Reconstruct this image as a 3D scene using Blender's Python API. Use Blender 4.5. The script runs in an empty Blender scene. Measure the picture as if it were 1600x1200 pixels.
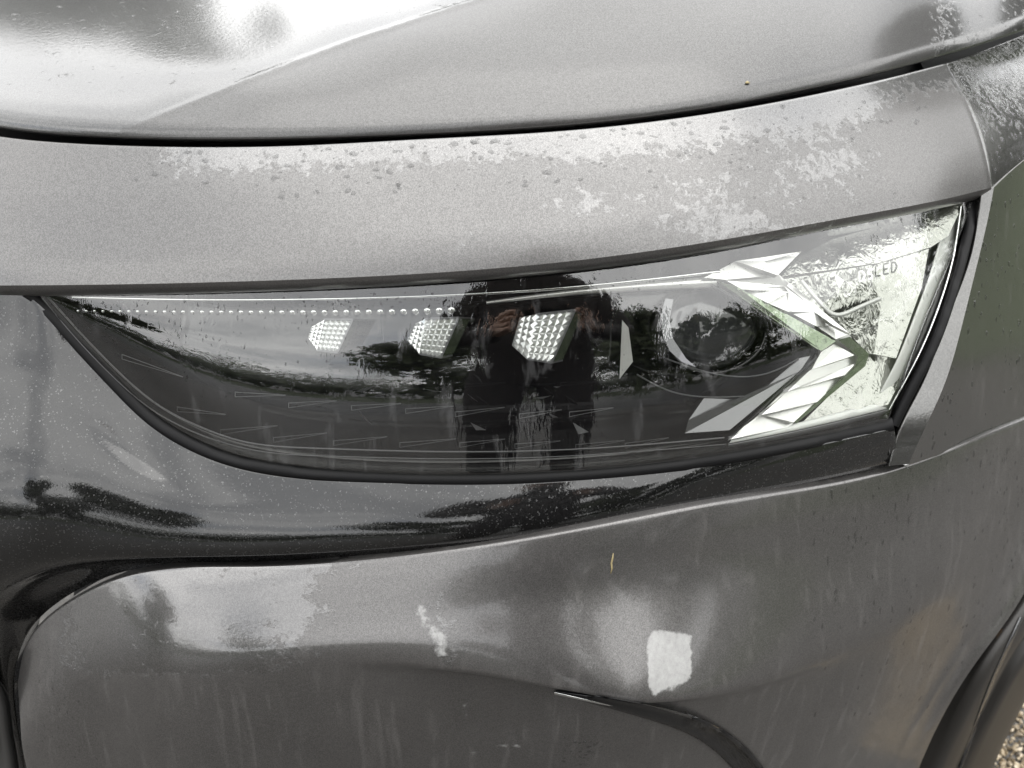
import bpy, bmesh, math, random
import numpy as np
from mathutils import Vector, noise
from mathutils.bvhtree import BVHTree

scene = bpy.context.scene
C0 = scene.collection
R = math.radians
random.seed(7); rng = np.random.default_rng(7)

# ------------------------------------------------------------------ camera
PITCH, DIST, HFOV = R(30), 0.62, R(54)
FPX = 800 / math.tan(HFOV / 2)
CAM = np.array([0.0, -DIST * math.cos(PITCH), 0.75 + DIST * math.sin(PITCH)])
FWD = np.array([0, math.cos(PITCH), -math.sin(PITCH)]); UPV = np.array([0, math.sin(PITCH), math.cos(PITCH)])
cam = bpy.data.cameras.new('camera'); camo = bpy.data.objects.new('camera', cam); C0.objects.link(camo)
camo.location = CAM; camo.rotation_euler = (math.pi / 2 - PITCH, 0, 0)
cam.sensor_width = 36; cam.lens = 18 / math.tan(HFOV / 2); cam.clip_start = 0.01; cam.clip_end = 500
cam.dof.use_dof = True; cam.dof.focus_distance = 0.63; cam.dof.aperture_fstop = 11
scene.camera = camo

# ------------------------------------------------------------------ node helper
class NT:
    def __init__(s, tree): s.t = tree; s.n = tree.nodes; s.l = tree.links
    def add(s, typ, props=None, **ins):
        nd = s.n.new(typ)
        for k, v in (props or {}).items(): setattr(nd, k, v)
        for k, v in ins.items():
            key = int(k[1:]) if k[0] == '_' and k[1:].isdigit() else k.replace('_', ' ')
            s.put(nd.inputs[key], v)
        return nd
    def put(s, sock, v):
        if isinstance(v, bpy.types.NodeSocket): s.l.new(v, sock)
        elif isinstance(v, bpy.types.Node): s.l.new(v.outputs[0], sock)
        else:
            if sock.type == 'RGBA' and len(v) == 3: v = (*v, 1)
            sock.default_value = v
    def math(s, op, a, b=0.0, c=0.0): return s.add('ShaderNodeMath', {'operation': op}, _0=a, _1=b, _2=c).outputs[0]
    def ss(s, x, lo, hi):
        return s.add('ShaderNodeMapRange', {'interpolation_type': 'SMOOTHSTEP'}, Value=x, From_Min=lo, From_Max=hi).outputs[0]
    def lin(s, x, lo, hi, a, b):
        return s.add('ShaderNodeMapRange', {}, Value=x, From_Min=lo, From_Max=hi, To_Min=a, To_Max=b).outputs[0]
    def noise(s, vec, scale, detail=3, rough=.5, dist=0.0):
        return s.add('ShaderNodeTexNoise', {}, Vector=vec, Scale=scale, Detail=detail, Roughness=rough, Distortion=dist)
    def mix(s, f, a, b):
        nd = s.add('ShaderNodeMix', {'data_type': 'RGBA'}); s.put(nd.inputs[0], f); s.put(nd.inputs[6], a); s.put(nd.inputs[7], b)
        return nd.outputs[2]
    def scale(s, vec, v):
        return s.add('ShaderNodeMapping', {}, Vector=vec, Scale=v).outputs[0]

# ------------------------------------------------------------------ world: daylight sky with broken bright cloud, one soft sun
SUN_EL, SUN_AZ = R(87), R(120)          # azimuth from +y clockwise: high up, spread wide by the cloud
w = bpy.data.worlds.new('World'); scene.world = w; w.use_nodes = True
t = NT(w.node_tree); t.n.clear()
sky = t.add('ShaderNodeTexSky', {'sky_type': 'NISHITA', 'sun_disc': False, 'sun_elevation': SUN_EL, 'sun_rotation': SUN_AZ, 'air_density': 1.0, 'dust_density': 2.0})
geo = t.add('ShaderNodeTexCoord').outputs['Generated']
sep = t.add('ShaderNodeSeparateXYZ', {}, _0=geo)
zz = t.math('MAXIMUM', sep.outputs[2], 0.06)
pl = t.add('ShaderNodeCombineXYZ', {}, _0=t.math('DIVIDE', sep.outputs[0], t.math('ADD', zz, .25)), _1=t.math('DIVIDE', sep.outputs[1], t.math('ADD', zz, .25)), _2=0.3).outputs[0]
n1 = t.noise(pl, 0.9, 7, .55, .3).outputs[0]
n2 = t.noise(pl, 1.7, 6, .55, .5).outputs[0]
cover = t.ss(n1, .22, .40)
cl = t.mix(t.ss(n2, .32, .62), (6.6, 6.7, 6.85), (11.2, 11.2, 11.1))
col = t.mix(cover, sky.outputs[0], cl)
bg = t.add('ShaderNodeBackground', {}, Color=col, Strength=0.1)
t.add('ShaderNodeOutputWorld', {}, Surface=bg.outputs[0])
sun = bpy.data.lights.new('sun', 'SUN'); sun.energy = 0.5; sun.angle = R(62); sun.color = (1, .975, .94)
suno = bpy.data.objects.new('sun', sun); C0.objects.link(suno)
sd = Vector((math.sin(SUN_AZ) * math.cos(SUN_EL), math.cos(SUN_AZ) * math.cos(SUN_EL), math.sin(SUN_EL)))
suno.rotation_euler = sd.to_track_quat('Z', 'Y').to_euler(); suno.location = sd * 10
scene.view_settings.view_transform = 'Standard'; scene.view_settings.look = 'None'
scene.view_settings.exposure = 1.5; scene.view_settings.gamma = 1
scene.cycles.max_bounces = 10; scene.cycles.transparent_max_bounces = 16
scene.cycles.caustics_reflective = False; scene.cycles.caustics_refractive = False

# ------------------------------------------------------------------ geometry helpers
def ray(px, py):
    px = np.asarray(px, float); py = np.asarray(py, float)
    return FWD + np.stack([(px - 800) / FPX, 0 * px, 0 * px], -1) + ((600 - py) / FPX)[..., None] * UPV
def atY(px, py, Y):
    d = ray(px, py); tt = (np.asarray(Y, float) - CAM[1]) / d[..., 1]
    return CAM + d * tt[..., None]
def proj(P):
    v = np.asarray(P) - CAM; dep = v @ FWD
    return 800 + FPX * v[..., 0] / dep, 600 - FPX * (v @ UPV) / dep
def nat(tk, y, x):
    """natural cubic spline through (tk, y[k,...]) at x"""
    tk = np.asarray(tk, float); y = np.asarray(y, float); n = len(tk)
    if n == 2:
        f = (x - tk[0]) / (tk[1] - tk[0]); f = f.reshape(f.shape + (1,) * (y.ndim - 1))
        return y[0] * (1 - f) + y[1] * f
    h = np.diff(tk); A = np.zeros((n, n)); b = np.zeros_like(y)
    A[0, 0] = A[-1, -1] = 1
    for i in range(1, n - 1):
        A[i, i - 1] = h[i - 1]; A[i, i] = 2 * (h[i - 1] + h[i]); A[i, i + 1] = h[i]
        b[i] = 6 * ((y[i + 1] - y[i]) / h[i] - (y[i] - y[i - 1]) / h[i - 1])
    M = np.linalg.solve(A, b.reshape(n, -1)).reshape(y.shape)
    i = np.clip(np.searchsorted(tk, x, side='right') - 1, 0, n - 2)
    hh = h[i]; a = (tk[i + 1] - x) / hh; c = (x - tk[i]) / hh
    sh = lambda q: q.reshape(q.shape + (1,) * (y.ndim - 1))
    a_, c_, h_ = sh(a), sh(c), sh(hh)
    return a_ * y[i] + c_ * y[i + 1] + ((a_**3 - a_) * M[i] + (c_**3 - c_) * M[i + 1]) * h_**2 / 6
def curve(ctrl, n, smooth_ex=True):
    """(px, py, extra) control points -> n samples, chord parametrised"""
    c = np.array(ctrl, float); d = np.r_[0, np.cumsum(np.hypot(*np.diff(c[:, :2], axis=0).T))]; d /= d[-1]
    u = np.linspace(0, 1, n); out = nat(d, c[:, :2], u)
    ex = np.interp(u, d, c[:, 2]) if c.shape[1] > 2 else None
    if ex is not None and n > 8 and smooth_ex:                       # soften the linear ramps of the extra value
        k = max(3, n // 14) | 1; ker = np.hanning(k + 2)[1:-1]; ker /= ker.sum()
        ex = np.convolve(np.pad(ex, k // 2, mode='edge'), ker, 'valid')
    return out, ex
def sst(x, a, b):
    q = np.clip((np.asarray(x, float) - a) / (b - a), 0, 1); return q * q * (3 - 2 * q)

class Loft:
    """rails in the order they follow each other; the first gives depths, the others the lean of the skin between them"""
    def __init__(s, base, rails, N=200, M=60, base3d=None, turn=1.0, cap=52, phi=None):
        if base3d is not None: P = base3d
        else:
            c, _ = curve([b[:2] for b in base], N); bx = np.array(base, float); dd = np.r_[0, np.cumsum(np.hypot(*np.diff(bx[:, :2], axis=0).T))]; y = nat(dd / dd[-1], bx[:, 2], np.linspace(0, 1, N)); P = atY(c[:, 0], c[:, 1], y)
        rows = [P]
        for rl in rails:
            c, al = curve(rl, N); al = np.radians(al)
            T = np.gradient(rows[-1], axis=0); nh = np.stack([T[:, 1], -T[:, 0]], -1)
            ph = np.clip(np.arctan2(nh[:, 0], -nh[:, 1]) * turn, -R(cap), R(cap)); 
            if phi is not None: ph = np.radians(np.interp(c[:, 0], *phi))
            nh = np.stack([np.sin(ph), -np.cos(ph)], -1)
            n = np.stack([nh[:, 0] * np.cos(al), nh[:, 1] * np.cos(al), np.sin(al)], -1)
            d = ray(c[:, 0], c[:, 1])
            tt = np.einsum('ij,ij->i', n, rows[-1] - CAM) / np.einsum('ij,ij->i', n, d)
            rows.append(CAM + d * tt[:, None])
        A = np.array(rows)
        ch = np.r_[0, np.cumsum(np.linalg.norm(np.diff(A, axis=0), axis=2).mean(1))]; ch /= ch[-1]
        s.G = nat(ch, A, np.linspace(0, 1, M)); s.rows = rows
    def normals(s, G=None):
        G = s.G if G is None else G
        n = np.cross(np.gradient(G, axis=0), np.gradient(G, axis=1)); n /= np.linalg.norm(n, axis=2)[..., None] + 1e-15
        f = np.sign(np.median(np.einsum('ijk,ijk->ij', n, CAM - G)))
        return n * f
    def displace(s, fn):
        px, py = proj(s.G); s.G = s.G + s.normals() * fn(px, py)[..., None]; return s
    def roll(s, side, r=.002, depth=.012, k=4, ang=90):
        """rounded edge and a flange turned inward along one side"""
        G = s.G; n = s.normals()
        sl = {'v0': (0, 1), 'v1': (-1, -2)}.get(side)
        if sl is None: G = G.transpose(1, 0, 2); n = n.transpose(1, 0, 2); sl = (0, 1) if side == 'u0' else (-1, -2)
        e, e2, nn = G[sl[0]], G[sl[1]], n[sl[0]]
        o = e - e2; o -= np.einsum('ij,ij->i', o, nn)[:, None] * nn; o /= np.linalg.norm(o, axis=1)[:, None] + 1e-12
        add = []
        for i in range(1, k + 1):
            a = R(ang) * i / k; add.append(e + o * r * math.sin(a) - nn * r * (1 - math.cos(a)))
        a = R(ang); dirn = o * math.cos(a) - nn * math.sin(a)
        for q in (.3, 1.0): add.append(add[k - 1] + dirn * depth * q)
        add = np.array(add)
        G = np.concatenate([add[::-1], G]) if sl[0] == 0 else np.concatenate([G, add])
        s.G = G if side[0] == 'v' else G.transpose(1, 0, 2)
        return s
    def push(s, side, d=.03):
        e = s.G[0] if side == 'v0' else s.G[-1]; add = np.array([e + np.array([0, d * q, 0]) for q in (.05, .3, 1)])
        s.G = np.concatenate([add[::-1], s.G]) if side == 'v0' else np.concatenate([s.G, add]); return s
    def data(s):
        M, N = s.G.shape[:2]; idx = np.arange(M * N).reshape(M, N)
        q = np.stack([idx[:-1, :-1], idx[:-1, 1:], idx[1:, 1:], idx[1:, :-1]], -1).reshape(-1, 4)
        V = s.G.reshape(-1, 3)
        a, b, c = V[q[:, 0]], V[q[:, 1]], V[q[:, 2]]
        if np.median(np.einsum('ij,ij->i', np.cross(b - a, c - a), CAM - a)) < 0: q = q[:, ::-1]
        return V, q

def mesh(name, V, F, mats, smooth=True, fmat=None):
    me = bpy.data.meshes.new(name); me.from_pydata([tuple(v) for v in V], [], [tuple(int(i) for i in f) for f in F]); me.update()
    for m in (mats if isinstance(mats, (list, tuple)) else [mats]): me.materials.append(m)
    if smooth: me.polygons.foreach_set('use_smooth', [True] * len(me.polygons))
    if fmat is not None: me.polygons.foreach_set('material_index', list(fmat))
    return me
def link(name, me, parent=None, **props):
    o = bpy.data.objects.new(name, me); C0.objects.link(o)
    if parent is not None: o.parent = parent
    for k, v in props.items(): o[k] = v
    return o
def panel(name, lofts, mat, parent, wet=None, sheen_marks=None, **props):
    V, F, off = [], [], 0
    for lf in (lofts if isinstance(lofts, list) else [lofts]):
        v, f = lf.data(); V.append(v); F.append(f + off); off += len(v)
    V = np.concatenate(V); F = np.concatenate(F)
    me = mesh(name, V, F, mat)
    if wet is not None:
        px, py = proj(V); a = me.attributes.new('wet', 'FLOAT', 'POINT'); a.data.foreach_set('value', wet(px, py).astype(float))
        a = me.attributes.new('sheen_marks', 'FLOAT', 'POINT'); a.data.foreach_set('value', (sheen_marks(px, py) if sheen_marks else 0 * px).astype(float))
    return link(name, me, parent, **props)
def bvh(*lofts):
    V, F, off = [], [], 0
    for lf in lofts:
        v, f = lf.data(); V += [tuple(x) for x in v]; F += [tuple(int(i) + off for i in q) for q in f]; off += len(v)
    return BVHTree.FromPolygons(V, F)
def hit(tree, px, py):
    d = Vector(ray(px, py)).normalized(); loc, n, i, dist = tree.ray_cast(Vector(CAM), d)
    if loc is None: return None, None, d
    if n.dot(d) > 0: n = -n
    return loc, n, d

# ------------------------------------------------------------------ materials
def new_mat(name):
    m = bpy.data.materials.new(name); m.use_nodes = True; tt = NT(m.node_tree); tt.n.clear()
    return m, tt, tt.add('ShaderNodeOutputMaterial')
def simple(name, color, rough=.5, metal=0.0, coat=0.0, trans=0.0, ior=1.45, bump=None, spec=.5):
    m, t, out = new_mat(name)
    p = t.add('ShaderNodeBsdfPrincipled', {}, Base_Color=color, Roughness=rough, Metallic=metal, IOR=ior)
    p.inputs['Coat Weight'].default_value = coat; p.inputs['Transmission Weight'].default_value = trans; p.inputs['Specular IOR Level'].default_value = spec
    if bump:
        tc = t.add('ShaderNodeTexCoord').outputs['Object']
        b = t.add('ShaderNodeBump', {}, Strength=bump[1], Distance=bump[2], Height=t.noise(tc, bump[0], 4).outputs[0]); t.put(p.inputs['Normal'], b)
    t.put(out.inputs[0], p); return m
def paint(name, color=(.36, .355, .35), rough=.30, dust=.35, flake=1.0, has_wet=False, streak=0.0, coat_dry=.55, coat_ior=1.52):
    m, t, out = new_mat(name)
    tc = t.add('ShaderNodeTexCoord').outputs['Object']
    fl = t.add('ShaderNodeTexVoronoi', {}, Vector=tc, Scale=2000.0)
    fv = t.add('ShaderNodeVectorMath', {'operation': 'SUBTRACT'}, _0=fl.outputs['Color'], _1=(.5, .5, .5)).outputs[0]
    geo = t.add('ShaderNodeNewGeometry').outputs['Normal']
    fn = t.add('ShaderNodeVectorMath', {'operation': 'MULTIPLY_ADD'}, _0=fv, _1=(.036 * flake,) * 3, _2=geo).outputs[0]
    fn = t.add('ShaderNodeVectorMath', {'operation': 'NORMALIZE'}, _0=fn).outputs[0]
    big = t.noise(tc, 9, 4, .6).outputs[0]; fine = t.noise(tc, 260, 3, .6).outputs[0]; mid = t.noise(tc, 45, 5, .6).outputs[0]
    # runs of dirty water: noise stretched down the panel
    run = t.noise(t.scale(tc, (1, 1, .12)), 130, 4, .6, .4).outputs[0]
    if has_wet:
        att = t.add('ShaderNodeAttribute', {'attribute_name': 'wet'}).outputs['Fac']
        nz = t.noise(tc, 125, 8, .66, .35).outputs[0]
        pit = t.noise(tc, 420, 3, .6).outputs[0]
        s_ = t.math('ADD', t.math('ADD', t.math('MULTIPLY', nz, 1.0), t.math('MULTIPLY', att, .52)), t.math('MULTIPLY', t.math('SUBTRACT', pit, .5), .38))
        wet = t.ss(s_, .80, .835)
    else:
        wet = t.ss(0.0, .5, 1.0)
        att = None
    dusty = t.math('MULTIPLY', t.math('MULTIPLY', t.lin(big, .3, .7, .6, 1.1), t.lin(mid, .3, .7, .85, 1.1)), dust)
    if streak: dusty = t.math('ADD', dusty, t.math('MULTIPLY', t.ss(run, .52, .72), streak))
    dry = t.math('SUBTRACT', 1.0, wet)
    dustf = t.math('MULTIPLY', dusty, t.lin(dry, 0, 1, .12, 1.0))
    if has_wet:
        fa = t.add('ShaderNodeAttribute', {'attribute_name': 'sheen_marks'}).outputs['Fac']
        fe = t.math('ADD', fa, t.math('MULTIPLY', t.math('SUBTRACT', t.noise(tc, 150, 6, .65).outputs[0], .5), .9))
        sheen_marks = t.math('MULTIPLY', t.math('MULTIPLY', t.ss(fe, .40, .66), t.ss(fa, .02, .15)), t.lin(fine, .3, .7, .38, .54))
    p = t.add('ShaderNodeBsdfPrincipled', {}, Base_Color=t.mix(t.lin(fl.outputs['Color'], .2, .9, 0, 1), tuple(c * .72 for c in color), tuple(c * 1.3 for c in color)), Metallic=.9, Roughness=rough, Normal=fn)
    orange = t.add('ShaderNodeBump', {}, Strength=.10, Distance=.0006, Height=fine)
    if has_wet:
        bmp = t.add('ShaderNodeBump', {}, Strength=.45, Distance=.0012, Height=t.math('ADD', t.ss(s_, .78, .87), t.math('MULTIPLY', pit, .10)), Normal=orange)
    else: bmp = orange
    t.put(p.inputs['Coat Weight'], t.lin(wet, 0, 1, coat_dry, 1.0)); t.put(p.inputs['Coat Roughness'], t.lin(wet, 0, 1, .06, .015)); t.put(p.inputs['Coat Normal'], bmp)
    p.inputs['Coat IOR'].default_value = coat_ior
    dd = t.add('ShaderNodeBsdfDiffuse', {}, Color=(.27, .258, .25), Roughness=1.0)
    mx = t.add('ShaderNodeMixShader', {}, _0=t.math('MULTIPLY', dustf, .5), _1=p, _2=dd.outputs[0])
    if has_wet:
        pale = t.add('ShaderNodeBsdfDiffuse', {}, Color=(.62, .62, .61))  # pale colour put in for sky sheen on wet patches, also for scuffs
        mx = t.add('ShaderNodeMixShader', {}, _0=sheen_marks, _1=mx.outputs[0], _2=pale.outputs[0])
    t.put(out.inputs[0], mx.outputs[0]); return m
M = {}
M['paint_nose'] = paint('grey_metallic_paint_wet', color=(.155, .153, .151), has_wet=True, dust=.40, coat_dry=.22, coat_ior=1.68)
M['paint_bonnet'] = paint('grey_metallic_paint_bonnet', color=(.095, .094, .093), has_wet=True, dust=.22, coat_dry=.5, coat_ior=1.58)
M['paint_bumper'] = paint('grey_metallic_paint_dirty', color=(.130, .126, .124), has_wet=True, dust=.22, streak=.20, coat_dry=.40, coat_ior=1.85)
M['paint_wing'] = paint('grey_metallic_paint_side', color=(.105, .104, .100), has_wet=True, rough=.25, dust=.06, streak=.16, coat_dry=.9, coat_ior=1.75)
m, t, out = new_mat('black_sparkle_lacquer'); M['paint_strip'] = m
tc = t.add('ShaderNodeTexCoord').outputs['Object']
fl = t.add('ShaderNodeTexVoronoi', {}, Vector=tc, Scale=1300.0)
sp_ = t.ss(t.add('ShaderNodeSeparateColor', {}, _0=fl.outputs['Color']).outputs[0], .92, 1.0)
fv = t.add('ShaderNodeVectorMath', {'operation': 'SUBTRACT'}, _0=fl.outputs['Color'], _1=(.5, .5, .5)).outputs[0]
fn = t.add('ShaderNodeVectorMath', {'operation': 'NORMALIZE'}, _0=t.add('ShaderNodeVectorMath', {'operation': 'MULTIPLY_ADD'}, _0=fv, _1=(.25,) * 3, _2=t.add('ShaderNodeNewGeometry').outputs['Normal']).outputs[0]).outputs[0]
p = t.add('ShaderNodeBsdfPrincipled', {}, Base_Color=t.mix(sp_, (.004, .004, .0042), (.08, .08, .08)), Metallic=t.lin(sp_, 0, 1, .1, .9), Roughness=.35, Normal=fn); p.inputs['Specular IOR Level'].default_value = .1
peel = t.add('ShaderNodeBump', {}, Strength=.07, Distance=.0005, Height=t.noise(tc, 420, 3, .6).outputs[0])
t.put(p.inputs['Coat Weight'], 1.0); t.put(p.inputs['Coat Roughness'], .03); t.put(p.inputs['Coat Normal'], peel); p.inputs['Coat IOR'].default_value = 1.68
t.put(out.inputs[0], p)
M['rubber'] = simple('black_rubber', (.005, .005, .0055), .5, spec=.25)
M['black_gloss'] = simple('gloss_black_plastic', (.006, .006, .007), .06, spec=.5)
M['black_satin'] = simple('satin_black_plastic', (.012, .012, .012), .28)
M['dark_plastic'] = simple('dark_textured_plastic', (.03, .028, .026), .4, bump=(900, .2, .0005))
M['chrome'] = simple('mirror_chrome', (.82, .83, .82), .05, 1.0)
M['satin_chrome'] = simple('satin_silver', (.60, .60, .585), .30, .70, bump=(1800, .12, .0004))
M['guide'] = simple('mirrored_green_guide', (.20, .25, .165), .08, .75, coat=1.0, bump=(120, .25, .002))  # green of mirrored trees put into the base colour
m, t, out = new_mat('mottled_reflector'); M['wet_chrome'] = m
tc = t.add('ShaderNodeTexCoord').outputs['Object']
hb = t.math('ADD', t.noise(t.scale(tc, (1, 1, .22)), 150, 3, .6, .8).outputs[0], t.math('MULTIPLY', t.noise(tc, 45, 3).outputs[0], .8))
p = t.add('ShaderNodeBsdfPrincipled', {}, Base_Color=(.38, .385, .36), Metallic=.94, Roughness=.13, Normal=t.add('ShaderNodeBump', {}, Strength=.42, Distance=.003, Height=hb).outputs[0]); t.put(out.inputs[0], p)
M['grey_satin'] = simple('grey_painted_reflection', (.17, .17, .175), .22, .9)
M['milk'] = simple('milky_light_guide', (.62, .63, .61), .25, 0.0, coat=1.0)
M['facet'] = simple('bright_facet_plastic', (.80, .81, .80), .14, .7)
M['edge'] = simple('moulded_edge_and_glint', (.14, .14, .145), .3, .6)
M['white'] = simple('white_frosted_print', (.85, .86, .83), .4)
M['print'] = simple('pale_print', (.95, .95, .94), .4)
M['grey_print'] = simple('grey_print', (.07, .075, .065), .5)
m, t, out = new_mat('clear_water_bead'); M['water'] = m
bf = t.add('ShaderNodeNewGeometry').outputs['Backfacing']
fr = t.add('ShaderNodeFresnel', {}, IOR=t.lin(bf, 0, 1, 1.33, 1 / 1.33)); gl = t.add('ShaderNodeBsdfGlossy', {}, Color=(1, 1, 1), Roughness=.02); tr = t.add('ShaderNodeBsdfTransparent', {}, Color=(.80, .80, .80))
t.put(out.inputs[0], t.add('ShaderNodeMixShader', {}, _0=fr.outputs[0], _1=tr.outputs[0], _2=gl.outputs[0]).outputs[0])
M['ball'] = simple('dark_projector_glass', (.030, .031, .033), .03, coat=.3, ior=1.6, spec=.5)
M['amber'] = simple('amber_plastic', (.9, .45, .06), .2)
m, t, out = new_mat('clear_headlight_cover'); M['lens'] = m
tc = t.add('ShaderNodeTexCoord').outputs['Object']
run = t.noise(t.scale(tc, (1, 1, .16)), 95, 4, .6, .3).outputs[0]
b = t.add('ShaderNodeBump', {}, Strength=.05, Distance=.0012, Height=t.ss(run, .50, .72))
b2 = t.add('ShaderNodeBump', {}, Strength=.02, Distance=.0008, Height=t.noise(tc, 180, 3).outputs[0], Normal=b.outputs[0])
bf = t.add('ShaderNodeNewGeometry').outputs['Backfacing']     # leaving the thin cover reflects no more than entering it
fr = t.add('ShaderNodeFresnel', {}, IOR=t.lin(bf, 0, 1, 2.0, .5), Normal=b2.outputs[0])
gl = t.add('ShaderNodeBsdfGlossy', {}, Color=(1, 1, 1), Roughness=.015, Normal=b2.outputs[0])
tr = t.add('ShaderNodeBsdfTransparent', {}, Color=(.97, .98, .96))
sheen_marks = t.add('ShaderNodeBsdfDiffuse', {}, Color=(.55, .55, .56))
mx = t.add('ShaderNodeMixShader', {}, _0=fr.outputs[0], _1=tr.outputs[0], _2=gl.outputs[0])
mx2 = t.add('ShaderNodeMixShader', {}, _0=t.math('MULTIPLY', t.ss(run, .57, .68), .05), _1=mx.outputs[0], _2=sheen_marks.outputs[0])
t.put(out.inputs[0], mx2.outputs[0])
m, t, out = new_mat('wet_gravel_drive'); M['ground'] = m
tc = t.add('ShaderNodeTexCoord').outputs['Object']
vv = t.add('ShaderNodeTexVoronoi', {}, Vector=tc, Scale=95.0)
c = t.mix(t.lin(vv.outputs['Color'], .1, .9, 0, 1), (.02, .0175, .014), (.075, .063, .047))
c = t.mix(t.noise(tc, .9, 5).outputs[0], c, (.034, .033, .032))
p = t.add('ShaderNodeBsdfPrincipled', {}, Base_Color=c, Roughness=.35, Normal=t.add('ShaderNodeBump', {}, Strength=.8, Distance=.004, Height=vv.outputs['Distance']).outputs[0])
t.put(out.inputs[0], p)
m, t, out = new_mat('gravel_stone'); M['stone'] = m
oi = t.add('ShaderNodeAttribute', {'attribute_name': 'tone'}).outputs['Fac']
rp = t.add('ShaderNodeValToRGB', {}, Fac=oi)
rp.color_ramp.elements[0].color = (.08, .062, .042, 1); rp.color_ramp.elements[1].color = (.62, .53, .40, 1)
e = rp.color_ramp.elements.new(.5); e.color = (.30, .23, .14, 1)
p = t.add('ShaderNodeBsdfPrincipled', {}, Base_Color=rp.outputs[0], Roughness=.25); t.put(out.inputs[0], p)
M['grass'] = simple('verge_grass', (.040, .052, .022), .8, bump=(30, .6, .05))
M['road'] = simple('wet_asphalt', (.05, .05, .049), .45, bump=(200, .5, .004))
m, t, out = new_mat('tree_leaves'); M['leaf'] = m
tc = t.add('ShaderNodeTexCoord').outputs['Object']
c = t.mix(t.noise(tc, .35, 3).outputs[0], (.022, .036, .012), (.06, .075, .025))
p = t.add('ShaderNodeBsdfPrincipled', {}, Base_Color=c, Roughness=.6); t.put(out.inputs[0], p)

# ------------------------------------------------------------------ setting: drive, verge, road, trees round about (they show in the paint)
def sheet(name, x0, x1, y0, y1, z, mat, **kw):
    return link(name, mesh(name, [(x0, y0, z), (x1, y0, z), (x1, y1, z), (x0, y1, z)], [(0, 1, 2, 3)], mat, False), None, **kw)
sheet('ground', -150, 150, -150, 150, 0, M['ground'], kind='structure', label='wet gravel drive under the car', category='ground')
sheet('road', -150, 150, -11, -4.6, .004, M['road'], kind='structure', label='wet grey road reflected in the headlight', category='road')
sheet('grass_verge', -150, 150, -20, -11, .006, M['grass'], kind='structure', label='green grass verge reflected in the headlight', category='grass')
sheet('lawn', 2.3, 40, -2.5, 60, .007, M['grass'], kind='structure', label='green lawn mirrored in the side of the front wing', category='lawn')
V, F = [], []
def tree(x, y, h, wd, n):
    blobs = [(rng.normal(0, wd * .28), rng.normal(0, wd * .28), h * (.30 + .62 * rng.random()), wd * (.22 + .2 * rng.random())) for _ in range(13)]
    k = 0
    for i in range(n):
        bx, by, bz, br = blobs[i % 13]
        d = rng.normal(size=3); d /= np.linalg.norm(d); p = np.array([x + bx, y + by, bz]) + d * br * (.55 + .55 * rng.random()) * np.array([1, 1, .8])
        a = rng.normal(size=3); a /= np.linalg.norm(a); b_ = np.cross(a, rng.normal(size=3)); b_ /= np.linalg.norm(b_)
        s_ = .13 + .2 * rng.random(); j = len(V)
        V.extend([p - a * s_, p + b_ * s_ * .6, p + a * s_, p - b_ * s_ * .6]); F.append((j, j + 1, j + 2, j + 3))
    for i in range(5):                           # trunk
        pass
    j = len(V); r0 = .02 * h
    for zq, rr in ((0, r0 * 1.4), (h * .35, r0), (h * .75, r0 * .4)):
        for q in range(6): V.append(np.array([x + rr * math.cos(q * 1.047), y + rr * math.sin(q * 1.047), zq]))
    for lv in (0, 6):
        for q in range(6): F.append((j + lv + q, j + lv + (q + 1) % 6, j + lv + 6 + (q + 1) % 6, j + lv + 6 + q))
for k in range(30):
    a = k / 30 * 2 * math.pi + rng.normal(0, .05); rr = 46 + 18 * rng.random()
    tree(rr * math.sin(a), rr * math.cos(a), 4.5 + 3.5 * rng.random(), 8 + 4 * rng.random(), 1600)
tree(-3.6, -21, 8.5, 4.5, 3500); tree(-17, -15, 7.5, 4.5, 3500); tree(4.8, -14.5, 7.6, 3.4, 4000); tree(8.0, -14, 7.8, 3.6, 4000); tree(11.5, -13.5, 6.5, 4, 3500); tree(19, -15, 8, 6, 3000); tree(12.5, 9.5, 10.5, 4.2, 4500); tree(16, 7, 6, 5, 2500); tree(-1.2, 17, 8.5, 3.2, 4000); tree(-8, 16, 8, 4, 3000); tree(4.5, 20, 6.5, 4, 2500); tree(17, 5, 4.5, 5, 2500); tree(21, -7, 5, 6, 2500)
for k in range(60):                              # low hedge behind the verge
    tree(-45 + 1.5 * k, -21 + rng.normal(0, .3), 2.0, 2.2, 220)
link('wood', mesh('wood', V, F, M['leaf'], False), None, kind='stuff', label='dark green trees and hedge mirrored in the glossy car paint', category='trees')

# ------------------------------------------------------------------ the photographer, seen only as a dark shape in the lamp
person = bpy.data.objects.new('person', None); C0.objects.link(person)
person['label'] = 'standing person in dark jacket holding up a phone, mirrored in the headlight'; person['category'] = 'person'
M['cloth'] = simple('dark_jacket', (.018, .014, .012), .8); M['jeans'] = simple('dark_jeans', (.02, .022, .03), .8)
M['skin'] = simple('skin', (.42, .26, .19), .5); M['hair'] = simple('dark_hair', (.02, .014, .01), .6); M['phone'] = simple('phone_case', (.01, .01, .01), .3)
def skinned(name, verts, edges, radii, mat, sub=2):
    me = bpy.data.meshes.new(name); me.from_pydata(verts, edges, []); o = link(name, me, person)
    md = o.modifiers.new('skin', 'SKIN'); md.use_smooth_shade = True
    for v, r_ in zip(me.skin_vertices[0].data, radii): v.radius = r_ if isinstance(r_, tuple) else (r_, r_)
    me.skin_vertices[0].data[0].use_root = True
    o.modifiers.new('sub', 'SUBSURF').levels = sub; o.modifiers['sub'].render_levels = sub; me.materials.append(mat); return o
py0 = -1.02; px0 = .05
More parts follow.
